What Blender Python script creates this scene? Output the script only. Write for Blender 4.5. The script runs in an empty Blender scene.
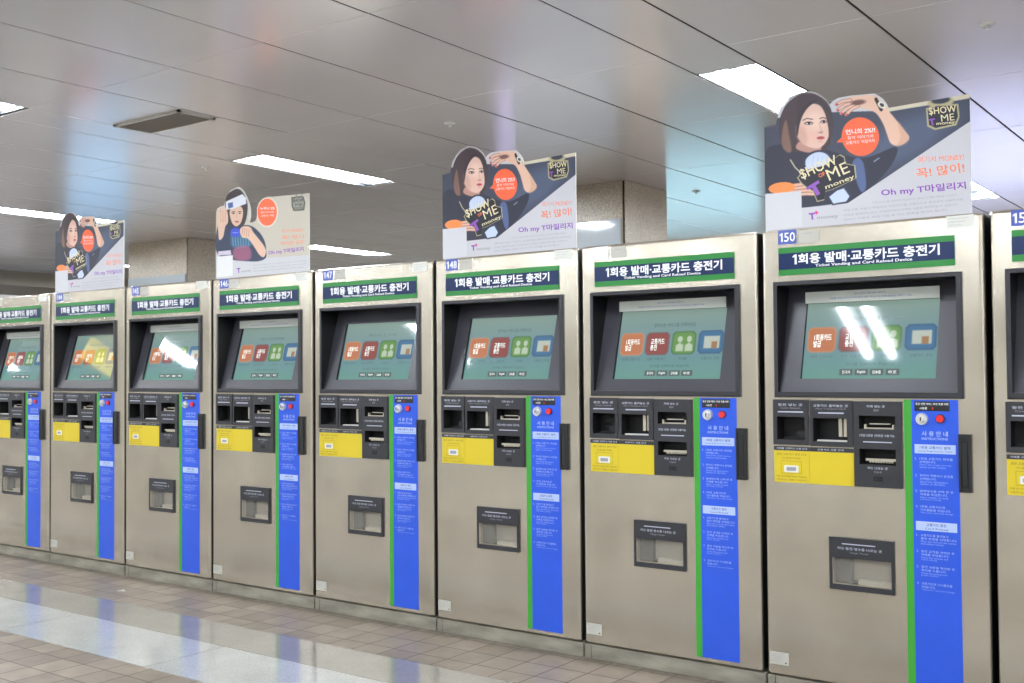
import bpy, math, random
import numpy as np
from mathutils import Matrix, Vector

SC = bpy.context.scene
COL = SC.collection

# ---------------------------------------------------------------- camera
def make_camera():
    y, p, r = math.radians(36.2535), math.radians(1.55134), math.radians(-0.44153)
    cy, sy, cp, sp = math.cos(y), math.sin(y), math.cos(p), math.sin(p)
    right = Vector((cy, sy, 0)); fw = Vector((-sy*cp, cy*cp, sp)); up = right.cross(fw)
    c, s = math.cos(r), math.sin(r)
    R = c*right + s*up; U = -s*right + c*up
    cam = bpy.data.cameras.new('camera'); ob = bpy.data.objects.new('camera', cam); COL.objects.link(ob)
    m = Matrix((R, U, -fw)).transposed().to_4x4(); m.translation = (7.958, -4.194, 1.3066)
    ob.matrix_world = m
    cam.sensor_width = 36; cam.lens = 38.0557; cam.clip_end = 200; cam.clip_start = .05
    SC.camera = ob
make_camera()

# ---------------------------------------------------------------- world, exposure
W = bpy.data.worlds.new('hall_air'); SC.world = W; W.use_nodes = True
W.node_tree.nodes['Background'].inputs[0].default_value = (.93, .96, 1.0, 1)
W.node_tree.nodes['Background'].inputs[1].default_value = .9
SC.view_settings.view_transform = 'Standard'
try: SC.view_settings.look = 'None'
except Exception: pass
SC.view_settings.gamma = 1
SC.view_settings.use_curve_mapping = False
SC.view_settings.exposure = 0.28
TUBE = 125.0                      # brightness of the ceiling tubes

ZO = -.008                       # measured heights -> floor at 0
CEIL = 2.742

# ---------------------------------------------------------------- materials
def lin(c):
    return tuple(((v/255)/12.92 if v/255 <= .04045 else (((v/255)+.055)/1.055)**2.4) for v in c)
MATS = {}
def mat(name, rgb, rough=.5, metal=0., emit=0., noise=0., nscale=20., alpha=1., spec=.5, coat=0., bump=0., stretch=None):
    if name in MATS: return MATS[name]
    m = bpy.data.materials.new(name); m.use_nodes = True; MATS[name] = m
    nt = m.node_tree; b = nt.nodes['Principled BSDF']
    c = lin(rgb)
    b.inputs['Base Color'].default_value = (*c, 1); b.inputs['Roughness'].default_value = rough
    b.inputs['Metallic'].default_value = metal
    b.inputs['Specular IOR Level'].default_value = spec
    if coat: b.inputs['Coat Weight'].default_value = coat; b.inputs['Coat Roughness'].default_value = .05
    if alpha < 1: b.inputs['Alpha'].default_value = alpha
    if emit:
        b.inputs['Emission Color'].default_value = (*c, 1); b.inputs['Emission Strength'].default_value = emit
    if noise or bump:
        tc = nt.nodes.new('ShaderNodeTexCoord'); mp = nt.nodes.new('ShaderNodeMapping')
        if stretch: mp.inputs['Scale'].default_value = stretch
        n = nt.nodes.new('ShaderNodeTexNoise'); n.inputs['Scale'].default_value = nscale; n.inputs['Detail'].default_value = 5
        nt.links.new(tc.outputs['Object'], mp.inputs[0]); nt.links.new(mp.outputs[0], n.inputs['Vector'])
        if noise:
            mr = nt.nodes.new('ShaderNodeMapRange'); mr.inputs['To Min'].default_value = 1-noise; mr.inputs['To Max'].default_value = 1+noise
            mr.inputs['From Min'].default_value = .3; mr.inputs['From Max'].default_value = .7
            mx = nt.nodes.new('ShaderNodeVectorMath'); mx.operation = 'SCALE'; mx.inputs[0].default_value = c
            nt.links.new(n.outputs['Fac'], mr.inputs[0]); nt.links.new(mr.outputs[0], mx.inputs['Scale'])
            nt.links.new(mx.outputs[0], b.inputs['Base Color'])
        if bump:
            bp = nt.nodes.new('ShaderNodeBump'); bp.inputs['Strength'].default_value = bump; bp.inputs['Distance'].default_value = .002
            nt.links.new(n.outputs['Fac'], bp.inputs['Height']); nt.links.new(bp.outputs[0], b.inputs['Normal'])
    return m

def steel():
    m = mat('brushed_steel', (200, 192, 177), .36, .85)
    nt = m.node_tree; b = nt.nodes['Principled BSDF']; N = nt.nodes.new; L = nt.links.new
    tc = N('ShaderNodeTexCoord'); oi = N('ShaderNodeObjectInfo')
    ad = N('ShaderNodeVectorMath'); ad.operation = 'ADD'
    cb = N('ShaderNodeCombineXYZ'); ml = N('ShaderNodeMath'); ml.operation = 'MULTIPLY'; ml.inputs[1].default_value = 37
    L(oi.outputs['Random'], ml.inputs[0]); L(ml.outputs[0], cb.inputs[0]); L(ml.outputs[0], cb.inputs[2])
    L(tc.outputs['Object'], ad.inputs[0]); L(cb.outputs[0], ad.inputs[1])
    mp = N('ShaderNodeMapping'); mp.inputs['Scale'].default_value = (1.2, 1, 260); L(ad.outputs[0], mp.inputs[0])
    n1 = N('ShaderNodeTexNoise'); n1.inputs['Scale'].default_value = 2; n1.inputs['Detail'].default_value = 4; L(mp.outputs[0], n1.inputs['Vector'])
    n2 = N('ShaderNodeTexNoise'); n2.inputs['Scale'].default_value = 3.0; n2.inputs['Detail'].default_value = 6; L(ad.outputs[0], n2.inputs['Vector'])
    r1 = N('ShaderNodeMapRange'); r1.inputs['From Min'].default_value = .3; r1.inputs['From Max'].default_value = .7
    r1.inputs['To Min'].default_value = .2; r1.inputs['To Max'].default_value = .27; L(n2.outputs['Fac'], r1.inputs[0]); L(r1.outputs[0], b.inputs['Roughness'])
    r2 = N('ShaderNodeMapRange'); r2.inputs['From Min'].default_value = .3; r2.inputs['From Max'].default_value = .7
    r2.inputs['To Min'].default_value = .9; r2.inputs['To Max'].default_value = 1.08; L(n2.outputs['Fac'], r2.inputs[0])
    sc = N('ShaderNodeVectorMath'); sc.operation = 'SCALE'; sc.inputs[0].default_value = lin((200, 192, 177)); L(r2.outputs[0], sc.inputs['Scale'])
    L(sc.outputs[0], b.inputs['Base Color'])
    bp = N('ShaderNodeBump'); bp.inputs['Strength'].default_value = .02; bp.inputs['Distance'].default_value = .0004
    L(n1.outputs['Fac'], bp.inputs['Height']); L(bp.outputs[0], b.inputs['Normal'])
    return m
STEEL = steel()
M_PL = mat('plinth_metal', (146, 141, 128), .55, .3, noise=.34, nscale=9, bump=.3, stretch=(.5, 1, 1.6))
M_CH = mat('charcoal_plastic', (45, 45, 50), .45, noise=.05, nscale=60)
M_CH2 = mat('screen_surround', (58, 57, 65), .38)
M_SIDE = mat('shade_toned_side', (40, 38, 38), .6)  # dark tone stands in for the shade in the gaps between machines
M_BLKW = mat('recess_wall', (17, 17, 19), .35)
M_DK = mat('dark_cavity', (14, 13, 14), .6)
M_BLK = mat('black_plastic', (26, 26, 28), .45)
M_GREEN = mat('green_vinyl', (34, 128, 52), .35)
M_NAVY = mat('navy_vinyl', (14, 38, 84), .3, spec=.35)
M_WHITE = mat('white_print', (240, 242, 245), .4)
M_YEL = mat('yellow_vinyl', (214, 190, 36), .45)
M_BRN = mat('brown_print', (120, 100, 30), .6)
M_BLUE = mat('blue_vinyl', (42, 88, 214), .32, noise=.04, nscale=9)
M_GRN2 = mat('bright_green_vinyl', (62, 160, 52), .4)
M_ITX = mat('light_blue_print', (156, 178, 240), .5)
M_LBL = mat('pale_blue_print', (178, 196, 236), .5)
M_BTXT = mat('blue_print', (52, 70, 150), .5)
M_CHR = mat('chrome', (232, 232, 230), .28, .75)
M_PTX = mat('panel_print', (186, 190, 204), .5)
M_RED = mat('red_plastic', (222, 40, 40), .3, coat=.4)
M_STK = mat('paper_sticker', (222, 222, 214), .6)
M_STK2 = mat('worn_grey_sticker', (190, 188, 178), .6)
M_STW = mat('white_sticker', (240, 242, 250), .7)
M_NUM = mat('violet_blue_plate', (76, 92, 176), .4)
M_GTX = mat('grey_print', (150, 150, 158), .6)
M_ALU = mat('slot_metal', (200, 192, 176), .35, .7)
M_ACR = mat('clear_acrylic', (226, 230, 222), .12, alpha=.55, spec=.6)
M_TRAY = mat('clear_flap', (190, 186, 176), .12, alpha=.16, spec=.6)
M_TRIN = mat('tray_inner', (172, 162, 146), .45)
M_TRDK = mat('tray_dark', (70, 66, 60), .5)
M_RBR = mat('screen_rubber', (18, 18, 20), .5)

# ---------------------------------------------------------------- mesh builder
class MB:
    def __init__(s): s.v = []; s.f = []; s.m = []; s.mats = []; s.sm = []
    def mi(s, m):
        if m not in s.mats: s.mats.append(m)
        return s.mats.index(m)
    def add(s, vs, fs, m, smooth=False):
        o = len(s.v); s.v += [tuple(map(float, v)) for v in vs]; k = s.mi(m)
        for f in fs: s.f.append(tuple(i+o for i in f)); s.m.append(k); s.sm.append(smooth)
    def quad(s, a, b, c, d, m): s.add([a, b, c, d], [(0, 1, 2, 3)], m)
    def box(s, x0, x1, y0, y1, z0, z1, m, ch=0.):
        if ch <= 0:
            s.add([(x0,y0,z0),(x1,y0,z0),(x1,y1,z0),(x0,y1,z0),(x0,y0,z1),(x1,y0,z1),(x1,y1,z1),(x0,y1,z1)],
              [(0,1,5,4),(1,2,6,5),(2,3,7,6),(3,0,4,7),(4,5,6,7),(3,2,1,0)], m); return
        # chamfered on the front (-y) edges
        a = [(x0,y1,z0),(x1,y1,z0),(x1,y1,z1),(x0,y1,z1)]
        b = [(x0,y0+ch,z0),(x1,y0+ch,z0),(x1,y0+ch,z1),(x0,y0+ch,z1)]
        c = [(x0+ch,y0,z0+ch),(x1-ch,y0,z0+ch),(x1-ch,y0,z1-ch),(x0+ch,y0,z1-ch)]
        f = [(8,9,10,11),(3,2,1,0)]
        for i in range(4):
            j = (i+1) % 4; f += [(i, j, 4+j, 4+i), (4+i, 4+j, 8+j, 8+i)]
        s.add(a+b+c, f, m)
    def prism(s, pts, y0, y1, m, mside=None):      # pts in (x,z), counter-clockwise seen from -y
        n = len(pts)
        s.add([(x, y0, z) for x, z in pts], [tuple(range(n))], m)
        s.add([(x, y0, z) for x, z in pts]+[(x, y1, z) for x, z in pts],
              [(i, n+i, n+(i+1) % n, (i+1) % n) for i in range(n)]+[tuple(range(2*n-1, n-1, -1))], mside or m)
    def rrect(s, x0, x1, z0, z1, r, y0, y1, m, mside=None, seg=5):
        pts = []
        for cx, cz, a0 in ((x1-r, z0+r, -90), (x1-r, z1-r, 0), (x0+r, z1-r, 90), (x0+r, z0+r, 180)):
            for k in range(seg+1):
                a = math.radians(a0+90*k/seg); pts.append((cx+r*math.cos(a), cz+r*math.sin(a)))
        s.prism(pts, y0, y1, m, mside)
    def cyl(s, c, r, y0, y1, m, seg=24, r2=None):   # axis along y
        r2 = r if r2 is None else r2
        A = [(c[0]+r*math.cos(2*math.pi*k/seg), y0, c[1]+r*math.sin(2*math.pi*k/seg)) for k in range(seg)]
        B = [(c[0]+r2*math.cos(2*math.pi*k/seg), y1, c[1]+r2*math.sin(2*math.pi*k/seg)) for k in range(seg)]
        s.add(A+B, [tuple(range(seg)), tuple(range(2*seg-1, seg-1, -1))]+[(k, seg+k, seg+(k+1) % seg, (k+1) % seg) for k in range(seg)], m)
    def cylz(s, cx, cy, r, z0, z1, m, seg=24, r2=None):
        r2 = r if r2 is None else r2
        A = [(cx+r*math.cos(2*math.pi*k/seg), cy+r*math.sin(2*math.pi*k/seg), z0) for k in range(seg)]
        B = [(cx+r2*math.cos(2*math.pi*k/seg), cy+r2*math.sin(2*math.pi*k/seg), z1) for k in range(seg)]
        s.add(A+B, [tuple(range(seg-1, -1, -1)), tuple(range(seg, 2*seg))], m)
        s.add(A+B, [(k, (k+1) % seg, seg+(k+1) % seg, seg+k) for k in range(seg)], m, True)
    def holed(s, x0, x1, z0, z1, holes, y, m):       # flat sheet facing -y with rectangular holes
        xs = sorted({x0, x1, *[h[0] for h in holes], *[h[1] for h in holes]})
        zs = sorted({z0, z1, *[h[2] for h in holes], *[h[3] for h in holes]})
        for a, b in zip(xs, xs[1:]):
            for c, d in zip(zs, zs[1:]):
                mx, mz = (a+b)/2, (c+d)/2
                if any(h[0] < mx < h[1] and h[2] < mz < h[3] for h in holes): continue
                s.quad((a, y, c), (b, y, c), (b, y, d), (a, y, d), m)
    def well(s, x0, x1, z0, z1, y0, y1, m, mback=None):   # open box going in from y0 to y1
        s.quad((x0,y0,z0),(x0,y1,z0),(x0,y1,z1),(x0,y0,z1), m)
        s.quad((x1,y1,z0),(x1,y0,z0),(x1,y0,z1),(x1,y1,z1), m)
        s.quad((x0,y0,z0),(x1,y0,z0),(x1,y1,z0),(x0,y1,z0), m)
        s.quad((x0,y1,z1),(x1,y1,z1),(x1,y0,z1),(x0,y0,z1), m)
        s.quad((x0,y1,z0),(x1,y1,z0),(x1,y1,z1),(x0,y1,z1), mback or m)
    def plate(s, x0, x1, z0, z1, y0, y1, holes, m, depth=.06, mw=None):   # proud plate with wells
        s.holed(x0, x1, z0, z1, holes, y0, m)
        s.quad((x0,y1,z0),(x0,y0,z0),(x0,y0,z1),(x0,y1,z1), m)
        s.quad((x1,y0,z0),(x1,y1,z0),(x1,y1,z1),(x1,y0,z1), m)
        s.quad((x0,y1,z0),(x1,y1,z0),(x1,y0,z0),(x0,y0,z0), m)
        s.quad((x0,y0,z1),(x1,y0,z1),(x1,y1,z1),(x0,y1,z1), m)
        for h in holes: s.well(*h[:4], y0, y0+depth, mw or M_DK)
    def text(s, body, x0, x1, z0, z1, y, m, bold=0., F=None):
        vs, fs, bb = text_geo(body, bold)
        w, h = bb[2]-bb[0], bb[3]-bb[1]
        P = [(x0+(v[0]-bb[0])/w*(x1-x0), z0+(v[1]-bb[1])/h*(z1-z0)) for v in vs]
        s.add([(F(*q) if F else (q[0], y, q[1])) for q in P], fs, m)
    def build(s, name, parent=None, loc=None):
        me = bpy.data.meshes.new(name); me.from_pydata(s.v, [], s.f)
        for m in s.mats: me.materials.append(m)
        me.polygons.foreach_set('material_index', s.m); me.polygons.foreach_set('use_smooth', s.sm)
        me.update(); o = bpy.data.objects.new(name, me); COL.objects.link(o)
        if parent: o.parent = parent
        if loc: o.location = loc
        return o

def one(b, x0, x1, z0, z1, y, m):      # a flagged numeral 1
    w = x1-x0; t = w*.52; h = z1-z0
    b.add([(x1-t, y, z0), (x1, y, z0), (x1, y, z1), (x1-t*.85, y, z1), (x0, y, z1-h*.17), (x0, y, z1-h*.33), (x1-t, y, z1-h*.24)], [(0, 1, 2, 3, 6), (3, 4, 5, 6)], m)
_T = {}
def text_geo(body, bold=0., res=2):
    k = (body, bold)
    if k in _T: return _T[k]
    cu = bpy.data.curves.new('t', 'FONT'); cu.body = body; cu.size = 1; cu.offset = bold; cu.resolution_u = res
    cu.space_line = .95
    ob = bpy.data.objects.new('t', cu); COL.objects.link(ob)
    dg = bpy.context.evaluated_depsgraph_get(); me = bpy.data.meshes.new_from_object(ob.evaluated_get(dg))
    vs = [(v.co.x, v.co.y) for v in me.vertices]; fs = [tuple(p.vertices) for p in me.polygons]
    bpy.data.objects.remove(ob); bpy.data.curves.remove(cu); bpy.data.meshes.remove(me)
    if not vs: vs = [(0, 0), (1, 0), (1, 1)]; fs = []
    # make every face point the same way (+z of the text plane)
    g = []
    for f in fs:
        a = sum(vs[f[i]][0]*vs[f[(i+1) % len(f)]][1]-vs[f[(i+1) % len(f)]][0]*vs[f[i]][1] for i in range(len(f)))
        g.append(f if a > 0 else f[::-1])
    xs = [v[0] for v in vs]; ys = [v[1] for v in vs]
    _T[k] = (vs, g, (min(xs), min(ys), max(xs), max(ys)))
    return _T[k]

def tag(o, label=None, cat=None, group=None, kind=None):
    if label: o['label'] = label
    if cat: o['category'] = cat
    if group: o['group'] = group
    if kind: o['kind'] = kind
    return o
def empty(name, loc, rz=0):
    o = bpy.data.objects.new(name, None); COL.objects.link(o); o.location = loc; o.rotation_euler = (0, 0, rz)
    o.empty_display_size = .1
    return o
def copy_tree(o, parent=None, skip=()):
    c = o.copy(); COL.objects.link(c); c.parent = parent
    for ch in list(o.children):
        if ch.name.split('.')[0] in skip: continue
        copy_tree(ch, c, skip)
    return c

# ---------------------------------------------------------------- floor
def floor_mat():
    m = mat('paved_floor', (120, 104, 92), .5); nt = m.node_tree; b = nt.nodes['Principled BSDF']; N = nt.nodes.new; L = nt.links.new
    tc = N('ShaderNodeTexCoord')
    mp = N('ShaderNodeMapping'); mp.inputs['Location'].default_value = (-4.62+.162*400, .38+.1667*400, 0); L(tc.outputs['Object'], mp.inputs[0])
    br = N('ShaderNodeTexBrick'); br.offset = 0; br.squash = 1
    br.inputs['Scale'].default_value = 1; br.inputs['Brick Width'].default_value = .162; br.inputs['Row Height'].default_value = .1667
    br.inputs['Mortar Size'].default_value = .0035; br.inputs['Mortar Smooth'].default_value = .3; br.inputs['Bias'].default_value = 0
    br.inputs['Color1'].default_value = (*lin((124, 112, 99)), 1); br.inputs['Color2'].default_value = (*lin((150, 136, 122)), 1)
    br.inputs['Mortar'].default_value = (*lin((62, 54, 48)), 1); L(mp.outputs[0], br.inputs['Vector'])
    nz = N('ShaderNodeTexNoise'); nz.inputs['Scale'].default_value = 9; nz.inputs['Detail'].default_value = 8; L(tc.outputs['Object'], nz.inputs['Vector'])
    mr = N('ShaderNodeMapRange'); mr.inputs['From Min'].default_value = .3; mr.inputs['From Max'].default_value = .7; mr.inputs['To Min'].default_value = .84; mr.inputs['To Max'].default_value = 1.14
    L(nz.outputs['Fac'], mr.inputs[0])
    sc = N('ShaderNodeVectorMath'); sc.operation = 'SCALE'; L(br.outputs['Color'], sc.inputs[0]); L(mr.outputs[0], sc.inputs['Scale'])
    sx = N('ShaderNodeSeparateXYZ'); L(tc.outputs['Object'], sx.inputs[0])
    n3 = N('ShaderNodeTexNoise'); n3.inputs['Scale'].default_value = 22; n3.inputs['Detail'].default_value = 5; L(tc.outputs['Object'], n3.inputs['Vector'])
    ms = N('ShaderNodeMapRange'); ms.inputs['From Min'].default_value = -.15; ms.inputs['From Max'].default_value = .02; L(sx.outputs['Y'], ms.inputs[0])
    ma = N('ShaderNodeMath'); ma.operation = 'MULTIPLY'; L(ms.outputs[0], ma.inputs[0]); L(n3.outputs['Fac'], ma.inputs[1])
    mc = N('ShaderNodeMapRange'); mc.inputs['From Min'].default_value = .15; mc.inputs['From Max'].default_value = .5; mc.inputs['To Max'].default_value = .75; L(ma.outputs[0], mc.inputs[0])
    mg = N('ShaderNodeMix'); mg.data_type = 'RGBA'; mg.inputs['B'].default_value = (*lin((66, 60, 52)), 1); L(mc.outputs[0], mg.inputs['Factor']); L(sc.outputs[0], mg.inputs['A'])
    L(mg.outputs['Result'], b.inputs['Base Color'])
    bp = N('ShaderNodeBump'); bp.inputs['Strength'].default_value = .5; bp.inputs['Distance'].default_value = .003; bp.invert = True
    L(br.outputs['Fac'], bp.inputs['Height']); L(bp.outputs[0], b.inputs['Normal'])
    b.inputs['Roughness'].default_value = .42
    return m
def granite(name, rgb, rough, amp=.12):
    m = mat(name, rgb, rough); nt = m.node_tree; b = nt.nodes['Principled BSDF']; N = nt.nodes.new; L = nt.links.new
    tc = N('ShaderNodeTexCoord')
    v = N('ShaderNodeTexVoronoi'); v.inputs['Scale'].default_value = 160; L(tc.outputs['Object'], v.inputs['Vector'])
    nz = N('ShaderNodeTexNoise'); nz.inputs['Scale'].default_value = 5; nz.inputs['Detail'].default_value = 6; L(tc.outputs['Object'], nz.inputs['Vector'])
    sp = N('ShaderNodeSeparateColor'); L(v.outputs['Color'], sp.inputs[0])
    mr = N('ShaderNodeMapRange'); mr.inputs['To Min'].default_value = 1-amp*1.6; mr.inputs['To Max'].default_value = 1+amp; L(sp.outputs[0], mr.inputs[0])
    m2 = N('ShaderNodeMapRange'); m2.inputs['From Min'].default_value = .3; m2.inputs['From Max'].default_value = .7; m2.inputs['To Min'].default_value = .94; m2.inputs['To Max'].default_value = 1.06; L(nz.outputs['Fac'], m2.inputs[0])
    mu = N('ShaderNodeMath'); mu.operation = 'MULTIPLY'; L(mr.outputs[0], mu.inputs[0]); L(m2.outputs[0], mu.inputs[1])
    sc = N('ShaderNodeVectorMath'); sc.operation = 'SCALE'; sc.inputs[0].default_value = lin(rgb); L(mu.outputs[0], sc.inputs['Scale'])
    L(sc.outputs[0], b.inputs['Base Color'])
    return m
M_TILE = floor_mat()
M_GRL = granite('light_granite', (174, 174, 171), .13, .07)
M_GRB = granite('beige_granite', (138, 133, 124), .14, .07)
M_GRP = granite('pillar_granite', (204, 190, 170), .35, .2)
X0, X1, Y0, Y1 = -26, 16, -10, 15
def build_floor():
    b = MB()
    b.quad((X0, Y0, 0), (X1, Y0, 0), (X1, -3.3, 0), (X0, -3.3, 0), M_GRL)  # out-of-view floor, made light to brighten the steel and ceiling
    for ya, yb in ((-3.3, -1.25), (-.5, Y1)):
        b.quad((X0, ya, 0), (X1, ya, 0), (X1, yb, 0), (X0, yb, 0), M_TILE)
    G = mat('floor_joint', (96, 90, 84), .7)
    b.quad((X0, -1.3, -.002), (X1, -1.3, -.002), (X1, -.45, -.002), (X0, -.45, -.002), G)
    for y in (-1.25, -.5): b.quad((X0, y, 0), (X1, y, 0), (X1, y, -.02), (X0, y, -.02), G)
    x = 2.53-1.225*24
    while x < X1:
        b.box(x+.004, x+1.221, -1.2485, -.8115, -.02, 0, M_GRL); x += 1.225
    x = 2.9-1.225*24
    while x < X1:
        b.box(x+.0006, x+1.2244, -.808, -.502, -.02, 0, M_GRB); x += 1.225
    tag(b.build('floor'), kind='structure')
build_floor()

# ---------------------------------------------------------------- ceiling
random.seed(3)
LAMP_X = [2.27+3.48*k for k in range(-6, 4)]
LAMP_Y = [-7.54, -4.62, -1.70, 1.22, 5.0, 8.2, 11.2]
M_CEIL = mat('satin_ceiling_panel', (240, 234, 236), .22, .42, noise=.03, nscale=1.3)
M_SEAM = mat('ceiling_seam', (60, 50, 44), .8)
def build_ceiling():
    b = MB(); z = CEIL
    b.quad((X0, Y0, z+.085), (X0, Y1, z+.085), (X1, Y1, z+.085), (X1, Y0, z+.085), M_SEAM)
    vent = (2.44, 3.05, -.545, -.30)
    ys = [.215+1.27*k for k in range(-9, 13)]
    for lx in LAMP_X:
        xa, xb = lx-.16, lx+.16
        cuts = [Y0]+[v for y in LAMP_Y for v in (y-.655, y+.655)]+[Y1]
        for k in range(0, len(cuts), 2):
            panel(b, xa, xb, cuts[k], cuts[k+1], z)
        for j in range(5):
            px = xb+j*.632
            for ya, yb in zip(ys, ys[1:]):
                panel(b, px, px+.632, ya, yb, z)
    tag(b.build('ceiling'), kind='structure')
def panel(b, xa, xb, ya, yb, z):
    gx, gy = .006, .002
    xa += gx; xb -= gx; ya += gy; yb -= gy; e = .0012
    t = [random.uniform(-.0012, .0012) for _ in range(2)]
    def h(x, y): return z+t[0]*(x-xa)+t[1]*(y-ya)*.6
    o = [(xa, ya), (xb, ya), (xb, yb), (xa, yb)]; i_ = [(xa+e, ya+e), (xb-e, ya+e), (xb-e, yb-e), (xa+e, yb-e)]
    vs = [(x, y, z+.05) for x, y in o]+[(x, y, h(x, y)+.003) for x, y in o]+[(x, y, h(x, y)) for x, y in i_]
    f = [(11, 10, 9, 8)]
    for k in range(4):
        j = (k+1) % 4; f += [(k, 4+k, 4+j, j), (4+k, 8+k, 8+j, 4+j)]
    b.add(vs, [q[::-1] for q in f[1::2]], M_SEAM); b.add(vs, [q[::-1] for q in f[2::2]]+f[:1], M_CEIL)
build_ceiling()

# lamps
M_TUBE = mat('fluorescent_tube', (240, 248, 255), .4, emit=TUBE)
M_REFL = mat('lamp_reflector', (34, 37, 42), .3)
M_DEV = mat('sprinkler_white', (216, 216, 214), .4)
M_CAP = mat('tube_cap', (150, 150, 150), .4)
def build_lamps():
    lab = {}
    def make():
        t = empty('ceiling_light', (0, 0, CEIL))
        b = MB(); x, y = .152, .65
        b.quad((-x, -y, .002), (-x, -y, .075), (-x, y, .075), (-x, y, .002), M_REFL)
        b.quad((x, y, .002), (x, y, .075), (x, -y, .075), (x, -y, .002), M_REFL)
        b.quad((-x, -y, .075), (-x, -y, .002), (x, -y, .002), (x, -y, .075), M_REFL)
        b.quad((-x, y, .002), (-x, y, .075), (x, y, .075), (x, y, .002), M_REFL)
        b.quad((-x, -y, .075), (x, -y, .075), (x, y, .075), (-x, y, .075), M_REFL)
        b.box(-.016, .016, -y, y, .05, .075, M_REFL)
        for s in (-1, 1):
            b.box(-x, x, s*y-.02, s*y+.02, .004, .07, M_REFL)
        b.build('reflector', t)
        for s in (-1, 1):
            b = MB(); n = 10; vs = []
            for yy in (-.61, .61):
                for k in range(n): vs.append((s*.075+.019*math.cos(2*math.pi*k/n), yy, .03+.019*math.sin(2*math.pi*k/n)))
            b.add(vs, [(k, n+k, n+(k+1) % n, (k+1) % n) for k in range(n)], M_TUBE, True)
            for yy in (-.61, .61):
                b.box(s*.075-.012, s*.075+.012, min(yy, yy*1.04), max(yy, yy*1.04), .018, .042, M_CAP)
            b.build('tube', t)
        return t
    proto = make(); first = True
    names = {(7, 3): 'bright recessed double-tube light in the ceiling right above the board with 150',
             (6, 3): 'recessed double-tube light between the pale board and the board over 148',
             (5, 3): 'long recessed light streak behind the leftmost advertising board',
             (6, 2): 'recessed light cut by the left frame edge, nearest the camera',
             (5, 4): 'small far light seen just right of the pale advertising board',
             (7, 4): 'far bright light right of the board with 150, above the rightmost gap'}
    for i, lx in enumerate(LAMP_X):
        for j, ly in enumerate(LAMP_Y):
            o = proto if first else copy_tree(proto); first = False
            o.location = (lx, ly, CEIL)
            tag(o, names.get((i, j), 'recessed double-tube ceiling light elsewhere in the hall ceiling, far or out of view'), 'ceiling light', 'recessed lights in the ceiling')
build_lamps()

# vent and detectors
def build_vent():
    t = empty('ceiling_vent', (2.745, -.42, CEIL)); b = MB(); f = mat('vent_frame', (196, 192, 184), .4, .3)
    X, Y = .3, .125
    for a in ((-X, X, -Y, -Y+.02), (-X, X, Y-.02, Y), (-X, -X+.02, -Y, Y), (X-.02, X, -Y, Y)):
        b.box(a[0], a[1], a[2], a[3], -.012, 0, f)
    b.build('frame', t)
    b = MB(); sl = mat('vent_slat', (176, 168, 158), .5)
    b.box(-X+.02, X-.02, -Y+.02, Y-.02, -.003, -.001, mat('vent_dark', (120, 112, 104), .8))
    for k in range(14):
        y = -Y+.025+k*.0146
        b.add([(-X+.02, y, -.004), (X-.02, y, -.004), (X-.02, y+.009, -.011), (-X+.02, y+.009, -.011)], [(0, 1, 2, 3), (3, 2, 1, 0)], sl)
    b.build('grille', t)
    tag(t, 'grey rectangular air vent with fine slats in the ceiling, upper left', 'air vent')
build_vent()
def build_detectors():
    pos = [((3.996, .619), 'small round ceiling sprinkler left of the board over 148'), ((6.912, .61), 'small round ceiling sprinkler in the top right corner'),
           ((4.03, 3.685), 'small sprinkler on the ceiling beside the granite pillar'), ((1.8, .606), 'small sprinkler on the ceiling right of the air vent')]
    proto = None
    for (x, y), lb in pos:
        if proto is None:
            t = empty('ceiling_sprinkler', (x, y, CEIL)); b = MB(); b.cylz(0, 0, .03, -.005, 0, M_DEV, r2=.034); b.build('base_plate', t)
            b = MB(); b.cylz(0, 0, .009, -.018, -.005, M_CHR, 12); b.cylz(0, 0, .013, -.021, -.018, M_CHR, 12); b.build('nozzle', t); proto = t
        else:
            t = copy_tree(proto); t.location = (x, y, CEIL)
        tag(t, lb, 'sprinkler', 'ceiling sprinklers')
build_detectors()

# walls of the hall (opposite side, back side) and a far beam
def build_walls():
    wm = mat('hall_wall', (200, 194, 182), .35, noise=.05, nscale=3)
    b = MB(); b.box(X0, X1, Y0-.2, Y0, 0, CEIL+.1, wm); tag(b.build('wall_front'), kind='structure')
    b = MB(); b.box(X0, X1, Y1, Y1+.2, 0, CEIL+.1, wm); tag(b.build('wall_back'), kind='structure')
    b = MB(); b.box(-8.2, -6.45, Y0, Y1, CEIL-.2, CEIL+.008, mat('beam_paint', (150, 138, 122), .5)); tag(b.build('trim_1'), kind='structure')
build_walls()

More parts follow.
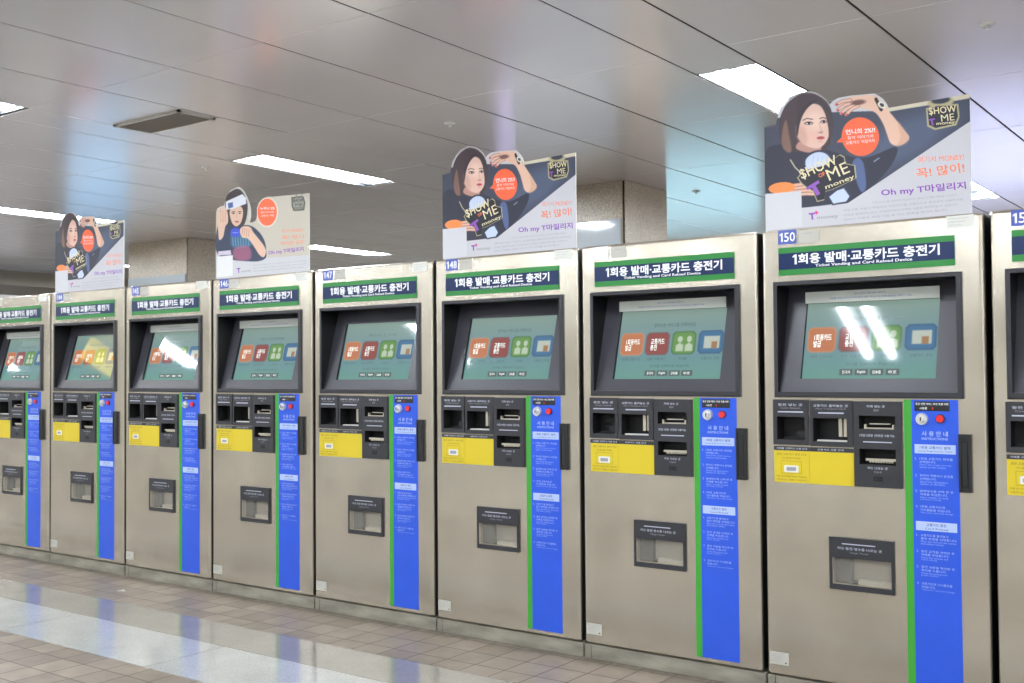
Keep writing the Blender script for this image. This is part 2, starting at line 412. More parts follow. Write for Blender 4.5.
# granite pillars
M_GLS = mat('glazed_panel', (206, 214, 220), .06, .15, coat=.5)
M_ALUP = mat('pale_panel_frame', (180, 186, 190), .4)
M_GRV = mat('pillar_groove', (46, 40, 36), .8)
def pillar(x0, x1, y0, y1, panel_z, label):
    t = empty('granite_pillar', ((x0+x1)/2, (y0+y1)/2, 0)); cx, cy = (x0+x1)/2, (y0+y1)/2
    hx, hy = (x1-x0)/2, (y1-y0)/2; b = MB(); g = .012
    b.box(-hx+g, hx-g, -hy+g, hy-g, 0, CEIL, M_GRV)
    for z0, z1 in ((0, .9), (.904, 1.8), (1.804, CEIL-.002)):
        b.box(-hx, hx-.032, -hy, -hy+g, z0, z1, M_GRP); b.box(-hx+g, hx, hy-g, hy, z0, z1, M_GRP)
        b.box(hx-g, hx, -hy, hy-g, z0, z1, M_GRP); b.box(-hx, -hx+g, -hy+g, hy, z0, z1, M_GRP)
    b.build('shaft', t)
    b = MB(); b.box(-hx+.01, hx-.036, -hy-.012, -hy, .6, panel_z, M_ALUP); b.box(-hx+.02, hx-.042, -hy-.015, -hy-.012, .62, panel_z-.008, M_GLS)
    o = b.build('glazed_panel', t); tag(o, 'pale glazed panel on the pillar front')
    tag(t, label, 'pillar', 'granite pillars behind the machines')
pillar(2.78, 3.84, 2.89, 3.54, 2.455, 'granite pillar behind the machines, right of the board over 148')
pillar(-2.6, -1.54, 2.99, 3.64, 2.36, 'granite pillar behind the machines, beside the pale advertising board')

# illuminated advertising boxes standing in the hall behind the machines
def lightbox(x, y, w, z0, z1, rgb, e, label, rz=0):
    t = empty('light_box', (x, y, 0), rz); b = MB(); fr = mat('light_box_frame', (120, 122, 126), .35, .7)
    b.box(-w/2-.04, w/2+.04, 0, .16, z0-.04, z1+.04, fr); b.box(-w/2, -w/2+.06, .04, .1, 0, z0-.04, fr); b.box(w/2-.06, w/2, .04, .1, 0, z0-.04, fr); b.build('frame', t)
    b = MB(); b.box(-w/2, w/2, -.006, .0, z0, z1, mat('lit_face_%d_%d_%d' % rgb, rgb, .3, emit=e)); b.build('lit_face', t)
    tag(t, label, 'light box')
lightbox(1.0, 9.0, 2.6, 1.1, 2.1, (160, 205, 218), 1.4, 'cyan lit advertising box whose glow shows in the ceiling by the pillar')
lightbox(-5.85, 4.7, 1.5, .5, 1.8, (140, 185, 222), 1.4, 'blue lit advertising box whose glow shows in the ceiling at left')
lightbox(1.62, 4.6, .5, 1.2, 2.0, (196, 190, 236), 1.3, 'lilac lit advertising box mirrored in the ceiling over the dark board')
lightbox(5.1, 9.0, 1.1, .9, 2.1, (205, 210, 245), 1.35, 'white lit advertising box mirrored in the ceiling at right')

# yellow sign hanging in the hall in front of the row (mirrored in a screen)
def hanging_sign():
    t = empty('hanging_sign', (-2.0, -1.73, 2.57), math.radians(90))
    b = MB(); b.box(-.3, .3, -.04, .04, -.13, .12, mat('sign_yellow', (244, 200, 20), .4, emit=2.2)); b.build('panel', t)
    for s in (-1, 1):
        b = MB(); b.box(s*.22-.01, s*.22+.01, -.01, .01, .12, CEIL-2.57, M_CHR); b.build('hanger', t)
    tag(t, 'small yellow overhead sign hanging in front of the row, mirrored in one screen', 'sign')
hanging_sign()

# ---------------------------------------------------------------- ticket machine
WM, HB, HT = .858, .079+ZO, 1.882+ZO
def Z(z): return z+ZO
def slant(z):   # depth of the slanted screen surround, z measured
    return .006+.27*(z-1.222)
def build_machine():
    t = empty('ticket_machine', (0, 0, 0))
    # cabinet: rounded front uprights, softened top edge, front sheet with openings
    b = MB(); r = .016; D = .72
    prof = []
    for k in range(7):
        a = math.radians(180+90*k/6); prof.append((r+r*math.cos(a), r+r*math.sin(a)))
    for k in range(7):
        a = math.radians(270+90*k/6); prof.append((WM-r+r*math.cos(a), r+r*math.sin(a)))
    prof += [(WM, D), (0, D)]
    n = len(prof); cx, cy = WM/2, D/2
    def ring(inset, z):
        return [(cx+(x-cx)*(1-inset/cx), cy+(y-cy)*(1-inset/cy), z) for x, y in prof]
    lv = [(HB, .004), (HB+.004, 0), (HT-.012, 0), (HT-.0035, .0035), (HT, .012)]
    for li, ((za, ia), (zb, ib)) in enumerate(zip(lv, lv[1:])):
        A, Bq = ring(ia, za), ring(ib, zb)
        for k in range(n):
            if li == 1 and k == 6: continue
            j = (k+1) % n
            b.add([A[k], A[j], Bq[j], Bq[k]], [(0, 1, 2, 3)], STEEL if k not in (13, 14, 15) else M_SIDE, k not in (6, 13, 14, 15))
    b.add(ring(.012, HT), [tuple(range(n))], STEEL); b.add(ring(.004, HB), [tuple(range(n-1, -1, -1))], STEEL)
    holes = [(.06, .77, Z(1.21), Z(1.66)), (.05, .185, Z(1.015), Z(1.18)), (.205, .36, Z(1.015), Z(1.18)), (.385, .545, Z(.87), Z(1.17)), (.275, .512, Z(.46), Z(.64))]
    b.holed(r, WM-r, HB+.004, HT-.012, holes, 0, STEEL)
    b.build('cabinet', t)
    # plinth
    b = MB(); b.box(.004, WM+.014, .012, D-.02, 0, HB-.007, M_PL); b.box(.0, .03, .004, .012, 0, HB-.008, M_PL); b.box(.034, WM+.012, .004, .012, 0, HB-.008, M_PL)
    tag(b.build('plinth', t), 'stained dull metal plinth')
    # header sign
    b = MB(); x0, x1 = .074, .759
    b.box(x0, x1, -.004, 0, Z(1.692), Z(1.805), M_GREEN)
    b.box(x0+.0005, x1-.0005, -.0048, -.004, Z(1.716), Z(1.782), M_NAVY)
    h = b.build('header_sign', t); tag(h, 'navy and green header sign')
    b = MB(); one(b, .135, .152, Z(1.735), Z(1.775), -.0056, M_WHITE); b.text('회용 발매·교통카드 충전기', .158, .706, Z(1.7345), Z(1.7765), -.0056, M_WHITE, .03)
    b.text('Ticket Vending and Card Reload Device', .228, .606, Z(1.7165), Z(1.7315), -.0056, M_WHITE, .018); b.build('lettering', h)
    # screen bezel with slanted surround
    b = MB(); X0_, X1_, z0, z1 = .050, .782, 1.199, 1.668; ox0, ox1, oz0, oz1 = .068, .762, 1.222, 1.652
    yf = -.011
    b.holed(X0_+.004, X1_-.004, Z(z0)+.004, Z(z1)-.004, [(ox0, ox1, Z(oz0), Z(oz1))], yf, M_CH)
    P = [(X0_, Z(z0)), (X1_, Z(z0)), (X1_, Z(z1)), (X0_, Z(z1))]; Q = [(X0_+.004, Z(z0)+.004), (X1_-.004, Z(z0)+.004), (X1_-.004, Z(z1)-.004), (X0_+.004, Z(z1)-.004)]
    vs = [(x, 0, z) for x, z in P]+[(x, yf+.004, z) for x, z in P]+[(x, yf, z) for x, z in Q]
    b.add(vs, [q for k in range(4) for q in ((k, (k+1) % 4, 4+(k+1) % 4, 4+k), (4+k, 4+(k+1) % 4, 8+(k+1) % 4, 8+k))], M_CH)
    yt, yb_ = slant(oz1), slant(oz0)
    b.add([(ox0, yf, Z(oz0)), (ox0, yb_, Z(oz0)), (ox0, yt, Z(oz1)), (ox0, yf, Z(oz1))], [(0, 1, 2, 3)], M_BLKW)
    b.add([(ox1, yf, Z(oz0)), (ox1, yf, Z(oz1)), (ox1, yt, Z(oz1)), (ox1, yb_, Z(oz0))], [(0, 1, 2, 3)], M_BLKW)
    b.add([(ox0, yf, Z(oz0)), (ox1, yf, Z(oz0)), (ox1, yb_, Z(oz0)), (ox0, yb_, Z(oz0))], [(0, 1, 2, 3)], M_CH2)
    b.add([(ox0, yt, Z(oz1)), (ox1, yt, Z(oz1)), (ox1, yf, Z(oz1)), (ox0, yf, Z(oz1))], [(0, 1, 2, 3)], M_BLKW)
    sx0, sx1, sz0, sz1 = .150, .676, 1.274, 1.580
    def S3(x, z, off=0.): return (x, slant(z)+off, Z(z))
    xs = [ox0, sx0, sx1, ox1]; zs = [oz0, sz0, sz1, oz1]
    for i in range(3):
        for j in range(3):
            if i == 1 and j == 1: continue
            b.add([S3(xs[i], zs[j]), S3(xs[i+1], zs[j]), S3(xs[i+1], zs[j+1]), S3(xs[i], zs[j+1])], [(0, 1, 2, 3)], M_CH2)
    rv = .016
    b.add([S3(sx0, sz0), S3(sx0, sz0, rv), S3(sx0, sz1, rv), S3(sx0, sz1)], [(0, 1, 2, 3)], M_RBR)
    b.add([S3(sx1, sz0), S3(sx1, sz1), S3(sx1, sz1, rv), S3(sx1, sz0, rv)], [(0, 1, 2, 3)], M_RBR)
    b.add([S3(sx0, sz0), S3(sx1, sz0), S3(sx1, sz0, rv), S3(sx0, sz0, rv)], [(0, 1, 2, 3)], M_RBR)
    b.add([S3(sx0, sz1), S3(sx0, sz1, rv), S3(sx1, sz1, rv), S3(sx1, sz1)], [(0, 1, 2, 3)], M_RBR)
    bz = b.build('screen_bezel', t); tag(bz, 'charcoal recessed screen surround')
    build_screen(bz, lambda s, v, o=0.: S3(sx0+s*(sx1-sx0), sz0+v*(sz1-sz0), rv-.001-o))
    # paper notice in a clear sleeve over the screen
    b = MB(); za, zb = 1.580, 1.626
    y = slant(sz1)-.02
    b.box(sx0+.002, sx1+.004, y, y+.0015, Z(za), Z(zb), M_ACR)
    b.box(sx0+.09, sx1-.09, y+.0018, y+.0024, Z(za)+.004, Z(zb)-.004, M_STK)
    b.text('교통카드 충전 및 1회용 교통카드 발매 안내', sx0+.2, sx1-.2, Z(za)+.028, Z(za)+.036, y-.0004, M_BTXT)
    b.text('지폐를 투입구에 한 장씩 펴서 넣어 주십시오 잔액 환급은 반환기 이용', sx0+.1, sx1-.1, Z(za)+.012, Z(za)+.02, y-.0004, M_BTXT)
    tag(b.build('notice_strip', bz), 'clear printed notice strip above the screen')
    # money and card units
    def unit(name, x0, x1, z0, z1, hole, head, sub, hx, line, inner, lab):
        b = MB(); b.plate(x0, x1, Z(z0), Z(z1), -.008, 0, [(hole[0], hole[1], Z(hole[2]), Z(hole[3]))], M_CH, .07)
        o = b.build(name, t); tag(o, lab)
        b = MB(); b.text(head, hx[0], hx[1], Z(z1)-.026, Z(z1)-.0155, -.0086, M_PTX, .01)
        b.text(sub, hx[0]+.01, hx[1]-.01, Z(z1)-.037, Z(z1)-.030, -.0086, M_GTX)
        b.quad((line[0], -.0086, Z(z1)-.052), (line[1], -.0086, Z(z1)-.052), (line[1], -.0086, Z(z1)-.047), (line[0], -.0086, Z(z1)-.047), M_PTX)
        b.build('lettering', o); inner(o)
    def in1(o):
        b = MB(); b.rrect(.125, .163, Z(1.032), Z(1.062), .005, .03, .05, M_BLK); b.box(.07, .168, .03, .068, Z(1.03), Z(1.036), M_BLK); b.build('coin_chute', o)
    def in2(o):
        b = MB(); b.box(.225, .345, -.004, .02, Z(1.026), Z(1.032), M_CHR)
        b.build('sill', o)
        b = MB(); b.box(.304, .318, .02, .04, Z(1.045), Z(1.115), M_ALU); b.box(.324, .336, .02, .04, Z(1.045), Z(1.115), M_ALU); b.build('guide', o)
    unit('coin_unit', .043, .190, 1.008, 1.190, (.059, .176, 1.029, 1.121), '동전 넣는 곳', 'Coin Insert', (.065, .168), (.064, .17), in1, 'charcoal coin unit with square opening')
    unit('card_pocket', .197, .369, 1.006, 1.188, (.210, .347, 1.025, 1.118), '교통카드 올려놓는 곳', 'Place Transport Card', (.212, .352), (.232, .335), in2, 'charcoal card pocket with wide opening')
    b = MB(); b.plate(.374, .556, Z(.856), Z(1.186), -.010, 0, [(.394, .533, Z(1.079), Z(1.131)), (.394, .533, Z(.943), Z(1.003))], M_CH, .06)
    o = b.build('bill_unit', t); tag(o, 'tall charcoal banknote unit with two slots')
    b = MB(); f = -.0106
    b.text('지폐 넣는 곳', .425, .495, Z(1.162), Z(1.172), f, M_PTX, .01); b.text('Bill', .453, .47, Z(1.148), Z(1.156), f, M_GTX)
    b.text('1천원 5천원 1만원권 사용가능', .396, .53, Z(1.050), Z(1.060), f, M_PTX, .01)
    b.quad((.41, f, Z(1.028)), (.52, f, Z(1.028)), (.52, f, Z(1.032)), (.41, f, Z(1.032)), M_PTX)
    b.text('카드 나오는 곳', .425, .502, Z(.925), Z(.935), f, M_PTX, .01); b.text('Card', .45, .478, Z(.912), Z(.920), f, M_GTX)
    b.build('lettering', o)
    b = MB()
    b.box(.412, .526, -.004, .012, Z(1.080), Z(1.085), M_ALU); b.box(.412, .419, -.002, .012, Z(1.085), Z(1.097), M_ALU); b.box(.519, .526, -.002, .012, Z(1.085), Z(1.097), M_ALU)
    b.box(.43, .508, .008, .016, Z(1.097), Z(1.101), M_ALU); b.build('upper_slot', o)
    b = MB(); b.box(.416, .53, .0, .012, Z(.957), Z(.966), M_ALU)
    for k in range(9): b.box(.43+k*.0105, .436+k*.0105, -.001, .02, Z(.950), Z(.957), M_ALU)
    b.build('lower_slot', o)
    b = MB(); b.box(.448, .482, -.0115, -.010, Z(.880), Z(.898), M_DK); b.box(.452, .462, -.0122, -.0115, Z(.884), Z(.894), M_BLK); b.box(.468, .478, -.0122, -.0115, Z(.884), Z(.894), M_BLK); b.build('sensor_window', o)
    # black caption strips and yellow label
    b = MB()
    b.box(.043, .190, -.003, 0, Z(.985), Z(1.001), M_CH); b.box(.1925, .369, -.003, 0, Z(.985), Z(1.001), M_CH)
    b.text('지폐를 고정하고 사용 안내', .055, .182, Z(.989), Z(.997), -.0035, M_PTX, .01); b.text('신용카드 사용 안내', .225, .33, Z(.989), Z(.997), -.0035, M_PTX, .01)
    b.build('caption_strip', t)
    b = MB(); b.box(.043, .190, -.0015, 0, Z(.856), Z(.984), M_YEL); b.box(.1912, .370, -.0015, 0, Z(.855), Z(.984), M_YEL)
    o = b.build('instruction_label', t); tag(o, 'yellow instruction label')
    b = MB(); f = -.002
    b.text('일반 교통카드 충전 안내', .055, .178, Z(.965), Z(.974), f, M_BRN); b.text('카드를 올려 주세요', .075, .155, Z(.950), Z(.958), f, M_BRN)
    for q in ((.072, .158, .942, .943), (.072, .158, .892, .893), (.072, .073, .892, .943), (.157, .158, .892, .943)):
        b.quad((q[0], f, Z(q[2])), (q[1], f, Z(q[2])), (q[1], f, Z(q[3])), (q[0], f, Z(q[3])), M_BRN)
    b.rrect(.085, .145, Z(.897), Z(.925), .004, f, -.0015, M_STK); b.rrect(.095, .135, Z(.903), Z(.918), .002, f-.0003, f, M_GTX)
    b.text('이용 후 카드를 가져가 주십시오', .052, .18, Z(.876), Z(.884), f, M_BRN); b.text('신용카드는 사용할 수 없습니다', .052, .18, Z(.863), Z(.871), f, M_BRN)
    b.build('lettering', o)
    # green and blue instruction strip
    b = MB(); b.box(.563, .591, -.0015, 0, Z(.098), Z(1.194), M_GRN2); b.box(.591, .760, -.0015, 0, Z(.098), Z(1.194), M_BLUE)
    st = b.build('instruction_strip', t); tag(st, 'tall blue strip with green edge and white text')
    b = MB(); f = -.0022
    b.text('사 용 안 내', .628, .722, Z(1.058), Z(1.077), f, M_LBL, .01); b.text('INSTRUCTIONS', .628, .722, Z(1.044), Z(1.053), f, M_LBL, .01)
    for zc, ko, en in ((1.010, '1회용 교통카드 발매', 'Issuing Single Journey Ticket'), (.722, '교통카드 충전', 'Card Reload')):
        b.quad((.601, f, Z(zc-.017)), (.749, f, Z(zc-.017)), (.749, f, Z(zc+.017)), (.601, f, Z(zc+.017)), M_LBL)
        w = .055 if len(ko) > 8 else .035
        b.text(ko, .675-w, .675+w, Z(zc), Z(zc+.011), f-.0004, M_BTXT, .01); b.text(en, .675-w-.006, .675+w+.006, Z(zc-.012), Z(zc-.005), f-.0004, M_BTXT)
    items = [(.978, '1회용 교통카드 화면을', '선택합니다.', 'Select the single journey', 'ticket on the screen.'),
             (.915, '목적지 역명이나 운임을', '선택합니다.', 'Select the destination', 'station or the fare.'),
             (.857, '발매매수를 선택 한 후', '지폐를 투입합니다.', 'Select number of cards', 'and insert money.'),
             (.799, '1회용 교통카드와', '거스름돈을 꺼냅니다.', 'Take your card and change.', ''),
             (.692, '교통카드를 올려놓고', '충전 화면을 선택합니다.', 'Place the card on the reader', 'and select reload.'),
             (.632, '충전 금액을 선택한 후', '지폐를 투입합니다.', 'Select the amount and', 'insert money.'),
             (.574, '충전 내용을 확인한 후', '확인을 누릅니다.', 'Check the amount and', 'press confirm.'),
             (.512, '교통카드와 거스름돈을', '꺼냅니다.', 'Take your card and change.', '')]
    for q, (z, a, c, d, e) in enumerate(items):
        b.text('%d.' % (q % 4+1), .602, .609, Z(z-.009), Z(z), f, M_LBL)
        b.text(a, .618, .618+.0100*len(a), Z(z-.009), Z(z), f, M_LBL); b.text(c, .618, .618+.0100*len(c), Z(z-.0215), Z(z-.0125), f, M_LBL)
        b.text(d, .618, .618+.0046*len(d), Z(z-.031), Z(z-.0245), f, M_ITX)
        if e: b.text(e, .618, .618+.0046*len(e), Z(z-.0395), Z(z-.033), f, M_ITX)
    b.build('lettering', st)
    b = MB(); b.box(.604, .730, -.004, -.0015, Z(1.153), Z(1.188), M_BLK)
    b.text('동전 반환 레버 / 비상 호출 버튼', .608, .727, Z(1.174), Z(1.183), -.0045, M_WHITE, .01); b.text('사용중', .622, .65, Z(1.158), Z(1.167), -.0045, M_WHITE, .01)
    b.quad((.668, -.0045, Z(1.158)), (.672, -.0045, Z(1.158)), (.672, -.0045, Z(1.166)), (.668, -.0045, Z(1.166)), M_RED)
    b.build('status_panel', t)
    b = MB(); b.cyl((.630, Z(1.122)), .021, -.012, 0, M_CHR, 28, .024); b.cyl((.630, Z(1.122)), .011, -.022, -.012, M_CHR, 20, .013); b.box(.628, .632, -.0235, -.022, Z(1.115), Z(1.129), M_DK); b.build('key_lock', t)
    b = MB(); b.cyl((.696, Z(1.124)), .0165, -.004, 0, M_BLK, 24); b.cyl((.696, Z(1.124)), .0135, -.011, -.004, M_RED, 24, .0145); tag(b.build('button', t), 'red round button')
    # latch handle
    b = MB(); b.plate(.761, .804, Z(.856), Z(1.069), -.014, 0, [(.769, .796, Z(.868), Z(1.052))], M_BLK, .004, M_BLK); o = b.build('door_handle', t); tag(o, 'black plastic door handle')
    b = MB(); b.box(.772, .793, -.0125, -.009, Z(.88), Z(1.04), M_BLK, .002); b.build('grip', o)
    # return tray
    b = MB(); b.plate(.268, .519, Z(.450), Z(.654), -.010, 0, [(.281, .509, Z(.472), Z(.575))], M_CH, .06, M_TRIN); o = b.build('return_tray', t); tag(o, 'charcoal card and change return tray')
    b = MB(); f = -.0106
    b.quad((.32, f, Z(.628)), (.45, f, Z(.628)), (.45, f, Z(.632)), (.32, f, Z(.632)), M_PTX)
    b.text('카드·동전·영수증 나오는 곳', .302, .475, Z(.607), Z(.618), f, M_PTX, .01); b.text('Change / Receipt', .35, .424, Z(.593), Z(.601), f, M_GTX); b.build('lettering', o)
    b = MB(); b.box(.375, .508, .012, .045, Z(.4725), Z(.492), M_ALU); b.box(.282, .345, .02, .047, Z(.4725), Z(.574), M_TRDK); b.box(.35, .372, .015, .045, Z(.4725), Z(.484), M_BLK); b.box(.281, .509, .001, .003, Z(.478), Z(.574), M_TRAY); b.build('flap', o)
    # plates and stickers along the top and foot
    b = MB(); b.box(.730, .828, -.0008, 0, Z(1.830), Z(1.876), M_STK); 
    for k in range(3): b.text('고객안내 서비스센터', .738, .738+.07-.012*k, Z(1.863-k*.012), Z(1.868-k*.012), -.0012, M_GTX)
    b.build('notice_sticker', t)
    b = MB(); b.box(.160, .242, -.0008, 0, Z(1.819), Z(1.870), M_STK2); b.text('관리번호', .18, .215, Z(1.853), Z(1.860), -.0012, M_GTX); b.build('worn_sticker', t)
    b = MB(); b.box(.012, .092, -.0008, 0, Z(.118), Z(.168), M_STK2)
    for k in range(4): b.text('MODEL SERIAL NO.', .018, .07-.006*k, Z(.157-k*.009), Z(.161-k*.009), -.0012, M_GTX)
    b.box(.077, .083, -.0012, -.0008, Z(.124), Z(.130), M_DK); b.build('serial_sticker', t)
    return t

def attr_mat(name, attr, rough=.4, emit=0., coat=0.):
    m = bpy.data.materials.new(name); m.use_nodes = True; b = m.node_tree.nodes['Principled BSDF']
    a = m.node_tree.nodes.new('ShaderNodeAttribute'); a.attribute_name = attr
    if emit: b.inputs['Base Color'].default_value = (.02, .025, .025, 1)
    else: m.node_tree.links.new(a.outputs['Color'], b.inputs['Base Color'])
    b.inputs['Roughness'].default_value = rough
    if coat: b.inputs['Coat Weight'].default_value = coat; b.inputs['Coat Roughness'].default_value = .02
    if emit:
        m.node_tree.links.new(a.outputs['Color'], b.inputs['Emission Color']); b.inputs['Emission Strength'].default_value = emit
    return m

# ---- painting on vertex grids
def smooth_poly(pts, n=6):
    P = np.array(pts, float); out = []
    N = len(P)
    for i in range(N):
        p0, p1, p2, p3 = P[i-1], P[i], P[(i+1) % N], P[(i+2) % N]
        for k in range(n):
            t = k/n; out.append(.5*((2*p1)+(-p0+p2)*t+(2*p0-5*p1+4*p2-p3)*t*t+(-p0+3*p1-3*p2+p3)*t**3))
    return np.array(out)
def sdf(P, poly):
    poly = np.array(poly, float); d = np.full(len(P), 1e18); ins = np.zeros(len(P), bool)
    for i in range(len(poly)):
        a, b = poly[i], poly[(i+1) % len(poly)]; e = b-a; w = P-a
        t = np.clip((w@e)/(e@e+1e-12), 0, 1); q = w-t[:, None]*e; d = np.minimum(d, (q*q).sum(1))
        c = ((a[1] > P[:, 1]) != (b[1] > P[:, 1]))
        xi = (b[0]-a[0])*(P[:, 1]-a[1])/(b[1]-a[1]+1e-12)+a[0]; ins ^= c & (P[:, 0] < xi)
    d = np.sqrt(d); return np.where(ins, -d, d)
class Paint:
    def __init__(s, P, bg): s.P = P; s.C = np.tile(np.array(bg, float), (len(P), 1))
    def mix(s, a, col):
        a = np.clip(a, 0, 1)[:, None]; s.C = s.C*(1-a)+np.array(col, float)*a
    def poly(s, pts, col, soft=1.5, al=1., sm=True, n=5):
        p = smooth_poly(pts, n) if sm else pts
        s.mix((.5-sdf(s.P, p)/soft)*1*al if al == 1 else np.clip(.5-sdf(s.P, p)/soft, 0, 1)*al, col)
    def ell(s, cx, cy, rx, ry, col, ang=0., soft=.12, al=1.):
        a = math.radians(ang); x = s.P[:, 0]-cx; y = s.P[:, 1]-cy
        u = (x*math.cos(a)+y*math.sin(a))/rx; v = (-x*math.sin(a)+y*math.cos(a))/ry
        r = np.sqrt(u*u+v*v); s.mix(np.clip((1-r)/soft+.5, 0, 1)*al, col)
    def line(s, pts, w, col, al=1., soft=1.2):
        d = np.full(len(s.P), 1e9)
        for a, b in zip(pts, pts[1:]):
            a = np.array(a, float); b = np.array(b, float); e = b-a; q = s.P-a
            t = np.clip((q@e)/(e@e), 0, 1); d = np.minimum(d, np.linalg.norm(q-t[:, None]*e, axis=1))
        s.mix(np.clip((w/2-d)/soft+.5, 0, 1)*al, col)
def set_attr(me, C, name='print'):
    a = me.color_attributes.new(name, 'FLOAT_COLOR', 'POINT'); c = C/255.
    l = np.where(c <= .04045, c/12.92, ((c+.055)/1.055)**2.4)
    a.data.foreach_set('color', np.hstack([l, np.ones((len(l), 1))]).astype(np.float32).ravel())

M_SCR = attr_mat('lit_screen', 'print', .05, .62)
def build_screen(parent, F):
    nx, ny = 150, 92
    s, v = np.meshgrid(np.linspace(0, 1, nx), np.linspace(0, 1, ny)); s = s.ravel(); v = v.ravel()
    P = np.stack([s*100, (1-v)*58], 1)      # picture units, y down
    pt = Paint(P, (120, 170, 150))
    g = np.clip((P[:, 1])/58, 0, 1)[:, None]
    top, midc, bot = np.array((138, 178, 158.)), np.array((104, 160, 172.)), np.array((98, 178, 158.))
    pt.C = np.where(g < .55, top*(1-g/.55)+midc*(g/.55), midc*(1-(g-.55)/.45)+bot*((g-.55)/.45))
    for k in range(34):       # icons
        pass
    def icon(x0, x1, y0, y1, c, c2):
        r = 2.5; q = [(x0+r, y0), (x1-r, y0), (x1, y0+r), (x1, y1-r), (x1-r, y1), (x0+r, y1), (x0, y1-r), (x0, y0+r)]
        pt.poly(q, c2, .8, sm=False); q = [(a*.9+(x0+x1)*.05, b_*.9+(y0+y1)*.05) for a, b_ in q]; pt.poly(q, c, 1.2, sm=False)
    icon(2, 24.5, 18.7, 38, (238, 124, 60), (236, 150, 90)); icon(26.5, 49, 18.7, 38, (176, 62, 50), (130, 90, 92)); icon(51.5, 73.5, 18.5, 37.7, (104, 178, 60), (60, 140, 60)); icon(76, 98.5, 18.3, 37.5, (46, 120, 178), (40, 96, 150))
    for cx in (59, 67.5):
        pt.ell(cx, 25, 2.3, 2.6, (205, 232, 190)); pt.poly([(cx-3.4, 35), (cx-3.4, 30), (cx, 28), (cx+3.4, 30), (cx+3.4, 35)], (205, 232, 190), .8, sm=False)
    pt.poly([(81, 23), (95, 23), (95, 33), (81, 33)], (206, 222, 200), .8, sm=False); pt.poly([(88, 27.5), (93, 27.5), (93, 33), (88, 33)], (190, 130, 70), .8, sm=False)
    for k in range(4): pt.poly([(29+k*11.5, 51), (39+k*11.5, 51), (39+k*11.5, 55.5), (29+k*11.5, 55.5)], (86, 96, 98), .8, sm=False)
    vs = [F(a, b_) for a, b_ in zip(s, v)]
    fs = [(j*nx+i, j*nx+i+1, (j+1)*nx+i+1, (j+1)*nx+i) for j in range(ny-1) for i in range(nx-1)]
    b = MB(); b.add(vs, fs, M_SCR)
    tw = mat('screen_text_light', (225, 235, 225), .3, emit=.4); td = mat('screen_text_dark', (50, 84, 88), .3)
    def T(txt, x0, x1, y0, y1, m, bold=0.): b.text(txt, x0/100, x1/100, 1-y1/58, 1-y0/58, 0, m, bold, F=lambda a, c: F(a, c, .0006))
    T('원하시는 서비스를 선택하세요', 33, 72, 11, 14.5, td)
    T('1회용카드\n발급', 7, 21, 24, 34, tw, .01); T('교통카드\n충전', 31.5, 44.5, 24, 34, tw, .01)
    T('1회용 교통카드', 5, 23, 40, 42.5, td); T('선불 교통카드', 29, 47, 40, 42.5, td); T('우대용', 59, 67, 40, 42.5, td); T('교통카드 조회', 80, 96, 40, 42.5, td)
    T('언어를 선택하여 주십시오', 33, 70, 46, 48.5, td)
    for k, w in enumerate(('한국어', 'English', '日本語', '中文')): T(w, 31+k*11.5, 37+k*11.5, 52, 54.5, tw)
    o = b.build('screen', parent); tag(o, 'lit touch screen with four coloured icons')
    L_ = pt.C.mean(1, keepdims=True); pt.C = pt.C*.70+L_*.22+np.array((16., 14, 16))  # picture colours greyed and lifted to imitate haze reflected in the glass
    nv = len(b.v); C = np.full((nv, 3), 200.); C[:nx*ny] = pt.C
    set_attr(o.data, C)

NUMS = ['143', '144', '145', '146', '147', '148', None, '150', '151']
def number_plate(parent, txt):
    if txt:
        b = MB(); b.box(.073, .150, -.0012, 0, Z(1.820), Z(1.877), M_NUM); o = b.build('number_plate', parent)
        b = MB(); one(b, .079, .093, Z(1.830), Z(1.866), -.0016, M_WHITE); b.text(txt[1:], .0985, .145, Z(1.829), Z(1.867), -.0016, M_WHITE, .012); b.build('digits', o)
    else:
        b = MB(); b.box(.070, .146, -.0012, 0, Z(1.818), Z(1.874), M_STW); tag(b.build('blank_sticker', parent), 'blank white sticker')
def build_machines():
    proto = build_machine()
    label = ['steel ticket machine at the left frame edge, only its right half visible, no poster',
             'steel ticket machine, plate 144, leftmost dark poster on top, yellow reflected in its screen',
             'steel ticket machine with plate 145 and no poster, just left of the pale poster one',
             'steel ticket machine under the pale poster of a person in a headband, plate 146',
             'steel ticket machine with plate 147 and no poster, left of the 148 one',
             'steel ticket machine with plate 148 under a dark poster, mid frame',
             'steel ticket machine with a blank white sticker instead of a number, left of 150',
             'largest steel ticket machine, plate 150, under the largest dark poster',
             'steel ticket machine cut by the right frame edge, right of 150']
    strip_on = [1, 0, 1, 1, 0, 0, 1, 1, 1]
    dz = [-.001, -.001, -.001, -.002, .001, .002, .001, 0, 0]
    for i in range(9):
        skip = () if strip_on[i] else ('notice_strip',)
        if i < 8:
            m = copy_tree(proto, None, skip)
        else: m = proto
        m.location = (.88*i, 0, 0)
        number_plate(m, NUMS[i]); tag(m, label[i], 'ticket machine', 'row of ticket machines')
    # tidy the right-hand stickers the photo does not show
    gone = [o for o in COL.objects if o.parent and o.name.startswith('notice_sticker') and round(o.parent.location.x/.88) in (6, 1)]
    for o in [c for g in gone for c in g.children]+gone: bpy.data.objects.remove(o)
build_machines()

